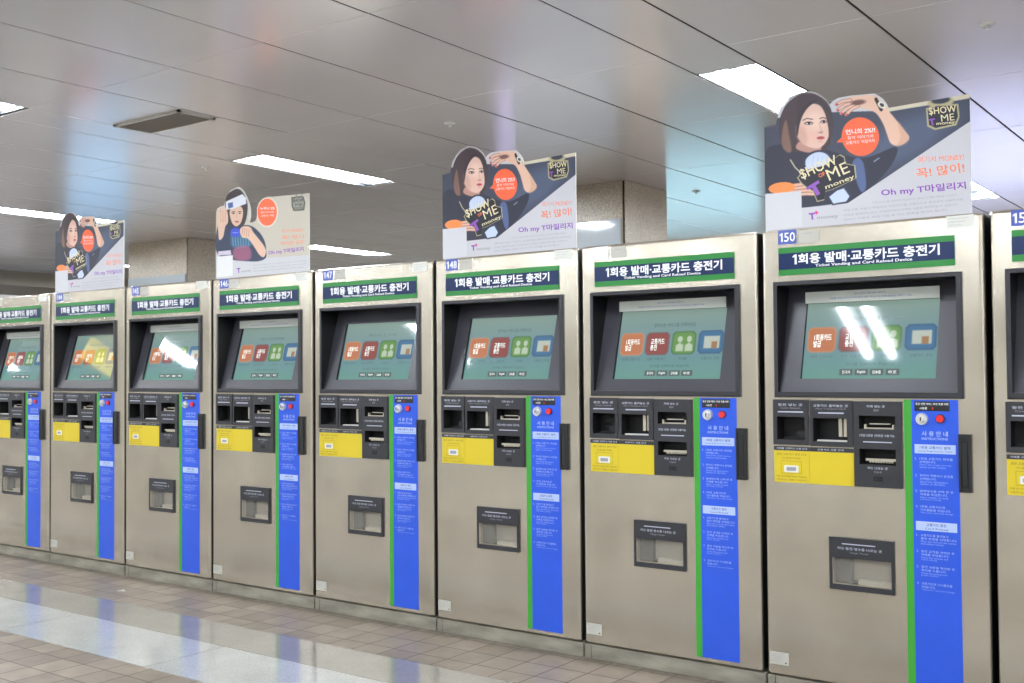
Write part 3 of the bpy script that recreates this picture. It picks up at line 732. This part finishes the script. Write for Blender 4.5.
# ---------------------------------------------------------------- cut-out advertising boards
def homog(src, dst):
    A = []
    for (x, y), (u, v) in zip(src, dst):
        A += [[x, y, 1, 0, 0, 0, -u*x, -u*y, -u], [0, 0, 0, x, y, 1, -v*x, -v*y, -v]]
    return np.linalg.svd(np.array(A, float))[2][-1].reshape(3, 3)
def happ(H, P):
    P = np.atleast_2d(np.array(P, float)); q = np.hstack([P, np.ones((len(P), 1))])@H.T; return q[:, :2]/q[:, 2:]
M_PRINT = attr_mat('poster_print', 'print', .6)
M_BRD = mat('poster_board_edge', (214, 210, 200), .6)
BW, BH = .805, .437
def grid_board(name, outline, corners, paint, texts, nx=330):
    H = homog(corners, [(0, 0), (1, 0), (1, 1), (0, 1)]); Hi = np.linalg.inv(H)
    O = happ(H, outline); O = O*np.array([BW, BH])
    x0, z0 = O.min(0); x1, z1 = O.max(0); h = (x1-x0)/nx; nz = int((z1-z0)/h)+1
    gx, gz = np.meshgrid(x0+h*np.arange(nx+1), z0+h*np.arange(nz+1)); G = np.stack([gx.ravel(), gz.ravel()], 1)
    d = sdf(G, O); ins = d < 0
    idx = lambda i, j: j*(nx+1)+i
    faces = []; used = {}
    for j in range(nz):
        for i in range(nx):
            q = (idx(i, j), idx(i+1, j), idx(i+1, j+1), idx(i, j+1))
            if sum(ins[k] for k in q) >= 2: faces.append(q)
    us = sorted({k for q in faces for k in q}); mp = {k: n for n, k in enumerate(us)}
    V = G[us].copy(); out = ~ins[us]
    if out.any():      # pull stray edge vertices onto the outline
        Q = V[out]; best = np.full(len(Q), 1e18); R = Q.copy()
        for i in range(len(O)):
            a, b_ = O[i], O[(i+1) % len(O)]; e = b_-a; t = np.clip(((Q-a)@e)/(e@e+1e-15), 0, 1); c = a+t[:, None]*e
            dd = ((Q-c)**2).sum(1); m_ = dd < best; best[m_] = dd[m_]; R[m_] = c[m_]
        V[out] = R
    st = V/np.array([BW, BH]); px = happ(Hi, st); C = paint(px)
    b = MB(); b.add([(x, 0, z) for x, z in V], [tuple(mp[k] for k in q) for q in faces], M_PRINT)
    n0 = len(V)
    # solid board behind the print
    def area(p): return sum(p[i][0]*p[(i+1) % len(p)][1]-p[(i+1) % len(p)][0]*p[i][1] for i in range(len(p)))
    Oc = [tuple(p) for p in O]
    if area(Oc) < 0: Oc = Oc[::-1]
    b.prism(Oc, .0006, .006, M_BRD)
    def Fp(u, v):     # text drawn in picture pixels (v up = -pixel y)
        q = happ(H, [(u, -v)])[0]; return (q[0]*BW, -.0006, q[1]*BH)
    for body, quad, m, bold in texts:
        # quad: bl, br, tr, tl in picture pixels
        T = homog([(0, 0), (1, 0), (1, 1), (0, 1)], quad)
        vs, fs, bb = text_geo(body, bold)
        U = np.array([((v[0]-bb[0])/(bb[2]-bb[0]), (v[1]-bb[1])/(bb[3]-bb[1])) for v in vs]); P = happ(H, happ(T, U))
        b.add([(p[0]*BW, -.0007, p[1]*BH) for p in P], fs, m)
    o = b.build(name); c = np.full((len(b.v), 3), 200.); c[:n0] = C; set_attr(o.data, c)
    return o

def paint_singer(P):
    p = Paint(P, (198, 197, 203))
    bgd = (62, 66, 84)
    p.poly([(80, 150), (330, 120), (520, 112), (840, 40), (840, 139), (385, 440), (215, 458), (215, 405), (80, 420)], bgd, 1.5, sm=False)
    p.ell(600, 210, 190, 70, (92, 108, 138), -28, .9, .55)     # soft paler blue area printed on the backdrop
    p.poly([(520, 96), (835, 40), (835, 62), (528, 116)], (206, 198, 176), 2, sm=False)
    # shoulders and black top
    p.poly([(95, 260), (150, 235), (230, 230), (300, 250), (440, 280), (560, 240), (520, 330), (385, 438), (215, 455), (95, 400)], (44, 46, 62), 3)
    p.poly([(385, 438), (840, 138), (850, 600), (80, 600), (80, 458), (215, 458)], (198, 197, 203), 1.5, sm=False)
    # light rim of the cut-out
    p.line([(90, 178), (128, 168), (140, 122), (165, 87), (205, 58), (250, 50), (290, 62), (322, 92)], 3, (120, 108, 104), .6)
    # hair behind
    p.poly([(165, 258), (146, 225), (141, 180), (147, 136), (170, 93), (211, 61), (254, 54), (296, 71), (324, 104), (332, 150), (330, 200), (318, 236), (290, 262), (230, 262), (185, 262)], (66, 52, 58), 3)
    p.poly([(150, 235), (152, 190), (166, 150), (176, 200), (184, 258), (164, 260)], (150, 112, 92), 6, .75)
    # neck and face
    p.poly([(215, 225), (262, 240), (290, 236), (280, 262), (235, 262), (200, 248)], (186, 140, 126), 4)
    p.poly([(232, 108), (258, 92), (284, 96), (304, 118), (315, 152), (320, 186), (314, 212), (298, 236), (276, 248), (248, 244), (222, 230), (205, 206), (200, 175), (212, 138)], (226, 188, 172), 4)
    p.ell(268, 150, 34, 30, (240, 208, 192), 0, .8, .7); p.ell(222, 205, 18, 34, (200, 150, 134), -15, .8, .6); p.ell(262, 205, 20, 16, (232, 178, 164), 0, .8, .5)
    # fringe
    p.poly([(200, 190), (204, 150), (222, 112), (250, 84), (282, 78), (250, 100), (228, 128), (214, 165), (206, 205)], (58, 46, 54), 3)
    p.poly([(284, 80), (306, 98), (324, 140), (328, 200), (318, 232), (316, 180), (306, 130), (292, 100)], (58, 46, 54), 3)
    for k in range(9):
        t = k/8; p.line([(158+t*46, 118-t*46), (150+t*50, 170-t*20), (160+t*44, 240)], 1.6, (108, 84, 80), .35, 3)
    for k in range(4): p.line([(292+k*8, 86+k*12), (318+k*3, 150), (322+k*2, 226)], 1.6, (108, 84, 80), .35, 3)
    # brows, eyes, nose, mouth
    p.line([(226, 150), (240, 143), (260, 146)], 4, (92, 66, 62), .85); p.line([(286, 143), (298, 139), (308, 143)], 4, (92, 66, 62), .85)
    for cx, cy, rx in ((246, 160, 15), (299, 154, 11)):
        p.ell(cx, cy, rx, 6.5, (120, 84, 84), -4, .5, .8); p.ell(cx, cy, rx*.7, 3.6, (236, 226, 222), -4, .3); p.ell(cx+1, cy, 4.6, 4.2, (34, 24, 28), 0, .3); p.line([(cx-rx, cy+1), (cx, cy-4.5), (cx+rx, cy)], 2.4, (40, 28, 32), .95)
    p.line([(284, 158), (290, 182), (294, 190)], 5, (204, 156, 140), .7, 4); p.ell(288, 192, 9, 3.4, (176, 120, 108), 0, .6, .8)
    p.ell(288, 211, 14, 6, (196, 88, 92), -4, .35); p.line([(275, 212), (288, 210), (301, 210)], 1.8, (128, 44, 52), .9); p.ell(286, 224, 9, 3, (206, 156, 142), 0, .8, .6)
    # raised arm with hand and watch
    sk = (226, 186, 164)
    p.poly([(438, 96), (470, 76), (500, 74), (522, 100), (556, 140), (590, 182), (606, 206), (590, 226), (562, 236), (538, 226), (526, 196), (512, 158), (488, 122), (456, 108)], sk, 3)
    p.poly([(566, 150), (604, 204), (594, 226), (560, 238), (574, 204)], (204, 156, 130), 8, .6)
    p.poly([(352, 92), (384, 70), (430, 60), (478, 58), (500, 74), (488, 100), (452, 104), (424, 104), (400, 92), (372, 98)], sk, 3)
    for a, c in (((396, 76), (346, 92)), ((402, 86), (350, 112)), ((410, 94), (362, 124)), ((424, 96), (380, 128))):
        p.line([a, ((a[0]+c[0])/2-2, (a[1]+c[1])/2-4), c], 12, (150, 92, 88), 1, 2); p.line([a, ((a[0]+c[0])/2-2, (a[1]+c[1])/2-4), c], 8.5, sk, 1, 2); p.ell(c[0]+2, c[1], 5, 3.4, (208, 60, 74), -30)
    p.ell(424, 84, 26, 9, (96, 60, 60), -8, .6, .85)
    p.line([(488, 72), (506, 108)], 13, (36, 34, 40)); p.ell(508, 92, 15, 11, (224, 222, 206), 30); p.ell(509, 92, 9, 6, (60, 60, 66), 30)
    # necklace, jacket lines
    p.line([(180, 290), (196, 316), (222, 340)], 4, (196, 186, 160)); p.line([(478, 292), (496, 280)], 4, (150, 160, 190), .8); p.poly([(400, 300), (418, 280), (440, 300), (448, 380), (430, 400), (410, 350)], (86, 104, 150), 4, .9)
    # pale blue foam glove
    gl = (196, 208, 232)
    p.poly([(232, 322), (226, 290), (244, 266), (278, 254), (310, 260), (330, 284), (336, 312), (322, 340), (262, 350)], (44, 50, 72), 2); p.poly([(238, 320), (233, 292), (250, 272), (278, 261), (306, 267), (323, 287), (328, 312), (316, 334), (264, 344)], gl, 2)
    p.poly([(308, 420), (340, 392), (372, 380), (396, 412), (400, 424), (380, 440), (326, 448)], (44, 50, 72), 2, sm=False); p.poly([(316, 418), (344, 396), (368, 388), (388, 416), (376, 434), (330, 442)], gl, 2, sm=False)
    for k in range(4): p.line([(262+k*16, 272+k*2), (256+k*16, 318)], 1.6, (150, 164, 200), .7)
    # hand with rings under the plaque
    for k in range(4): p.line([(180, 380+k*11), (236, 372+k*12), (286, 382+k*9)], 12, (150, 100, 90), 1, 2); p.line([(180, 380+k*11), (236, 372+k*12), (286, 382+k*9)], 9, (222, 176, 154), 1, 2)
    # plaque behind SHOW ME lettering
    q = [(202, 352), (226, 326), (300, 306), (356, 268), (372, 276), (376, 300), (410, 306), (414, 352), (330, 392), (302, 400), (298, 430), (272, 436), (258, 400), (236, 388), (216, 372)]
    p.poly(q, (190, 180, 140), 2, sm=False); p.poly([(a*.96+311*.04, c*.96+352*.04) for a, c in q], (32, 32, 44), 2, sm=False)
    p.ell(148, 388, 47, 20, (246, 142, 76), -6, .06); p.ell(430, 205, 67, 68, (250, 104, 62), 0, .03); p.poly([(344, 226), (376, 196), (378, 226)], (250, 104, 62), 2, sm=False)
    # corner plaque
    p.ell(722, 78, 48, 22, (176, 166, 130), -8, .2); p.ell(722, 72, 34, 12, (52, 56, 70), -8, .3)
    p.poly([(668, 102), (706, 88), (786, 84), (790, 130), (778, 160), (700, 178), (672, 166)], (176, 168, 132), 2, sm=False); p.poly([(674, 106), (708, 93), (780, 90), (784, 130), (772, 155), (702, 171), (678, 160)], (40, 42, 56), 2, sm=False)
    # code square left blank
    p.poly([(84, 410), (216, 398), (219, 522), (84, 540)], (206, 206, 211), 1.5, sm=False)
    # faint edge of white base
    return p.C
M_GOLD = mat('gold_print', (226, 214, 170), .4); M_PURP = mat('purple_print', (138, 74, 180), .45); M_ORG = mat('orange_print', (246, 122, 70), .45)
M_SGR = mat('small_grey_print', (158, 156, 164), .5); M_PK = mat('pink_print', (214, 60, 150), .45); M_WP = mat('white_poster_print', (244, 240, 240), .45)
def Q(x0, y0, x1, y1, h, h2=None, sh=0):      # baseline from (x0,y0) to (x1,y1), letter height h
    h2 = h if h2 is None else h2
    dx, dy = x1-x0, y1-y0; L = math.hypot(dx, dy); nx, ny = dy/L, -dx/L
    return [(x0, y0), (x1, y1), (x1+nx*h2, y1+ny*h2-0), (x0+nx*h, y0+ny*h)]
TX_A = [('$HOW', Q(222, 362, 352, 306, 40), M_GOLD, .012), ('OF', Q(282, 352, 304, 342, 14), M_ORG, .02), ('ME', Q(318, 362, 392, 330, 40), M_GOLD, 0), ('money', Q(306, 396, 410, 356, 15), M_GOLD, .012),
        ('T', Q(256, 424, 300, 398, 44), M_PURP, .05), ('$HOW', Q(680, 128, 780, 116, 28), M_GOLD, .012), ('ME', Q(724, 148, 772, 142, 24), M_GOLD, 0), ('money', Q(706, 164, 774, 157, 11), M_GOLD, .012), ('T', Q(680, 164, 704, 160, 24), M_PURP, .04),
        ('언니의 2%?!', Q(378, 200, 484, 190, 20), M_WP, .02), ('음악 이야기와', Q(384, 216, 478, 208, 12), M_WP, .0), ('교통카드 적립까지', Q(378, 234, 482, 224, 12), M_WP, .0),
        ('여기서 MONEY!', Q(638, 298, 806, 284, 24), M_ORG, .0), ('꼭! 많이!', Q(632, 352, 808, 328, 36), M_ORG, .01), ('Oh my T마일리지', Q(503, 420, 812, 392, 32), M_PURP, .02),
        ('티머니카드를 사용하면 마일리지가 쌓이고 다양한 혜택을 드립니다', Q(470, 442, 776, 412, 7), M_SGR, 0), ('대중교통 이용시 적립되는 마일리지를 교통카드로 충전하여 사용하세요', Q(366, 470, 800, 428, 8), M_SGR, 0),
        ('모바일 홈페이지 또는 고객센터에서 자세한 내용을 확인하실 수 있습니다', Q(366, 487, 780, 446, 8), M_SGR, 0), ('서비스 이용은 회원 가입 후 카드 등록을 하셔야 합니다', Q(366, 503, 740, 466, 8), M_SGR, 0),
        ('T', Q(244, 500, 266, 498, 24), M_PURP, .05), ('money', Q(272, 502, 348, 495, 13), M_GTX, .01), ('+', Q(262, 482, 278, 480, 14), M_PK, .05)]
OUT_A = [(89, 544), (89, 176), (128, 165), (137, 138), (142, 118), (163, 86), (184, 68), (205, 56), (228, 49), (252, 47), (274, 52), (292, 62), (308, 76), (322, 92), (332, 82), (350, 70), (378, 64), (402, 60), (460, 54), (482, 52), (498, 60), (512, 70), (524, 84), (532, 102), (828, 47), (831, 474)]
CN_A = [(89.5, 540), (831, 474), (828, 54), (89.5, 172)]

def paint_youth(P):
    p = Paint(P, (200, 192, 177))
    p.poly([(70, 500), (425, 520), (720, 500), (720, 700), (70, 700)], (202, 202, 205), 1.5, sm=False)
    p.poly([(90, 560), (90, 505), (430, 538), (720, 505), (720, 640), (90, 680)], (202, 202, 205), 2, sm=False)
    p.line([(80, 195), (128, 170), (136, 110), (170, 66), (215, 44), (252, 74), (284, 140), (298, 190), (298, 262)], 16, (206, 208, 206))
    # dark shirt
    p.poly([(92, 300), (150, 290), (210, 300), (300, 300), (360, 340), (400, 400), (415, 470), (405, 530), (300, 545), (100, 500)], (52, 62, 86), 4)
    p.poly([(190, 330), (300, 380), (310, 440), (190, 450)], (70, 130, 170), 16, .6); p.poly([(205, 455), (300, 445), (310, 530), (210, 530)], (196, 100, 130), 16, .65)
    for k in range(7): p.line([(190+k*17, 385), (196+k*17, 440)], 4, (150, 210, 226), .55, 4)
    # hair, cap
    p.poly([(140, 250), (134, 180), (136, 110), (168, 68), (214, 48), (250, 76), (278, 140), (282, 200), (272, 270), (250, 300), (160, 300)], (64, 54, 58), 4)
    # face
    p.poly([(170, 190), (206, 168), (236, 170), (252, 200), (250, 250), (236, 290), (210, 308), (186, 290), (170, 250), (164, 215)], (222, 186, 164), 4)
    p.poly([(136, 140), (244, 84), (268, 110), (272, 150), (180, 190), (140, 196)], (222, 226, 236), 3, sm=False); p.poly([(150, 150), (182, 142), (186, 176), (156, 188)], (84, 100, 160), 3, sm=False)
    p.line([(178, 212), (198, 208)], 5, (60, 44, 44)); p.line([(218, 206), (240, 206)], 5, (60, 44, 44)); p.ell(190, 220, 8, 4, (40, 30, 34)); p.ell(230, 217, 8, 4, (40, 30, 34))
    p.line([(210, 220), (212, 248)], 5, (196, 150, 130), .7, 4); p.ell(214, 276, 14, 6, (176, 96, 92))
    # left raised hand and arm
    p.poly([(84, 240), (96, 190), (130, 176), (150, 210), (156, 280), (140, 310), (128, 380), (104, 400), (94, 340)], (224, 190, 168), 4)
    for k in range(3): p.line([(104+k*16, 200), (110+k*14, 280)], 3, (180, 134, 114), .7)
    # blue ball and fist
    p.ell(208, 350, 34, 32, (66, 84, 206), 0, .15); p.line([(190, 352), (226, 350)], 5, (150, 170, 240), .8)
    p.poly([(236, 330), (262, 306), (304, 312), (324, 344), (352, 378), (400, 440), (414, 480), (400, 516), (370, 500), (330, 440), (292, 392), (250, 380)], (226, 188, 164), 4)
    for k in range(4): p.line([(256+k*14, 318+k*3), (250+k*14, 366+k*4)], 3, (176, 126, 108), .8)
    # circle
    p.ell(415, 205, 74, 104, (222, 220, 212), 0, .05); p.ell(415, 205, 66, 96, (250, 112, 66), 0, .04)
    # plaque
    p.poly([(578, 96), (608, 88), (664, 84), (678, 130), (672, 186), (596, 194), (582, 160)], (92, 92, 84), 3, sm=False); p.line([(618, 84), (604, 64)], 4, (92, 92, 84)); p.line([(646, 84), (664, 60)], 4, (92, 92, 84))
    p.poly([(588, 106), (612, 98), (656, 96), (668, 130), (662, 176), (602, 182), (592, 156)], (150, 148, 136), 3, sm=False)
    p.poly([(96, 512), (196, 504), (200, 640), (98, 652)], (226, 226, 226), 2, sm=False)
    p.poly([(100, 478), (180, 470), (186, 500), (100, 506)], (206, 196, 214), 3, sm=False)
    return p.C
M_DKP = mat('dark_poster_print', (70, 70, 66), .5)
TX_B = [('$HOW', Q(592, 134, 664, 128, 28), M_DKP, .03), ('ME', Q(610, 160, 662, 156, 22), M_DKP, 0), ('money', Q(602, 180, 662, 175, 12), M_DKP, .02),
        ('누구나 2%', Q(366, 192, 466, 186, 20), M_WP, .02), ('음악 이야기와', Q(372, 216, 462, 210, 14), M_WP, 0), ('교통카드 적립', Q(374, 240, 462, 234, 14), M_WP, 0),
        ('여기서 MONEY!', Q(520, 348, 670, 338, 26), M_ORG, 0), ('꼭! 많이', Q(522, 396, 672, 386, 30), M_ORG, 0), ('여러분! 모두', Q(514, 438, 672, 426, 30), M_ORG, 0), ('Oh my T마일리지', Q(432, 506, 674, 478, 36), M_PURP, .02),
        ('티머니카드를 사용하면 마일리지가 쌓이고 다양한 혜택을', Q(334, 575, 690, 545, 8), M_SGR, 0), ('대중교통 이용시 적립되는 마일리지를 교통카드로 충전', Q(334, 595, 690, 566, 8), M_SGR, 0), ('모바일 홈페이지 또는 고객센터에서 자세한 내용을', Q(334, 616, 670, 588, 8), M_SGR, 0),
        ('T', Q(228, 624, 250, 622, 34), M_PURP, .05), ('money', Q(256, 624, 318, 616, 14), M_GTX, .01)]
OUT_B = [(94, 668), (84, 480), (76, 215), (82, 190), (104, 174), (128, 168), (132, 128), (142, 98), (164, 62), (188, 44), (215, 34), (238, 44), (256, 70), (276, 110), (294, 156), (302, 196), (303, 250), (296, 276), (306, 282), (336, 268), (346, 240), (345, 180), (356, 142), (380, 112), (415, 96), (450, 96), (703, 62), (712, 610)]
CN_B = [(98, 660), (712, 610), (703, 62), (78.5, 177.6)]
def build_boards():
    a = grid_board('advertising_board', OUT_A, CN_A, paint_singer, TX_A)
    zt = HT+.001
    a.location = (7*.88+.01, .024, zt)
    tag(a, 'largest dark cut-out poster of a long-haired person with raised arm, on machine 150', 'advertising board', 'advertising boards on the machines')
    b = a.copy(); COL.objects.link(b); b.location = (5*.88+.034, .024, zt)
    b['label'] = 'dark cut-out poster of a long-haired person on machine 148, mid frame'
    c = a.copy(); COL.objects.link(c); c.location = (1*.88+.018, .024, zt)
    c['label'] = 'leftmost, smallest dark cut-out poster of a long-haired person, on machine 144'
    d = grid_board('advertising_board', OUT_B, CN_B, paint_youth, TX_B, 240)
    d.location = (3*.88+.012, .024, zt+.002)
    tag(d, 'pale beige cut-out poster of a person in a white headband, on machine 146', 'advertising board', 'advertising boards on the machines')
build_boards()

def build_scrap():
    b = MB(); m = mat('scrap_paper', (236, 234, 228), .7)
    b.add([(0, 0, .001), (.05, .006, .004), (.056, .03, .001), (.02, .036, .007), (-.004, .02, .001)], [(0, 1, 3), (1, 2, 3), (0, 3, 4), (3, 1, 0), (3, 2, 1), (4, 3, 0)], m)
    o = b.build('paper_scrap'); o.location = (2.16, -.33, .0005); tag(o, 'tiny white paper scrap on the brown tiles, in front of the 145 machine', 'paper scrap')
build_scrap()
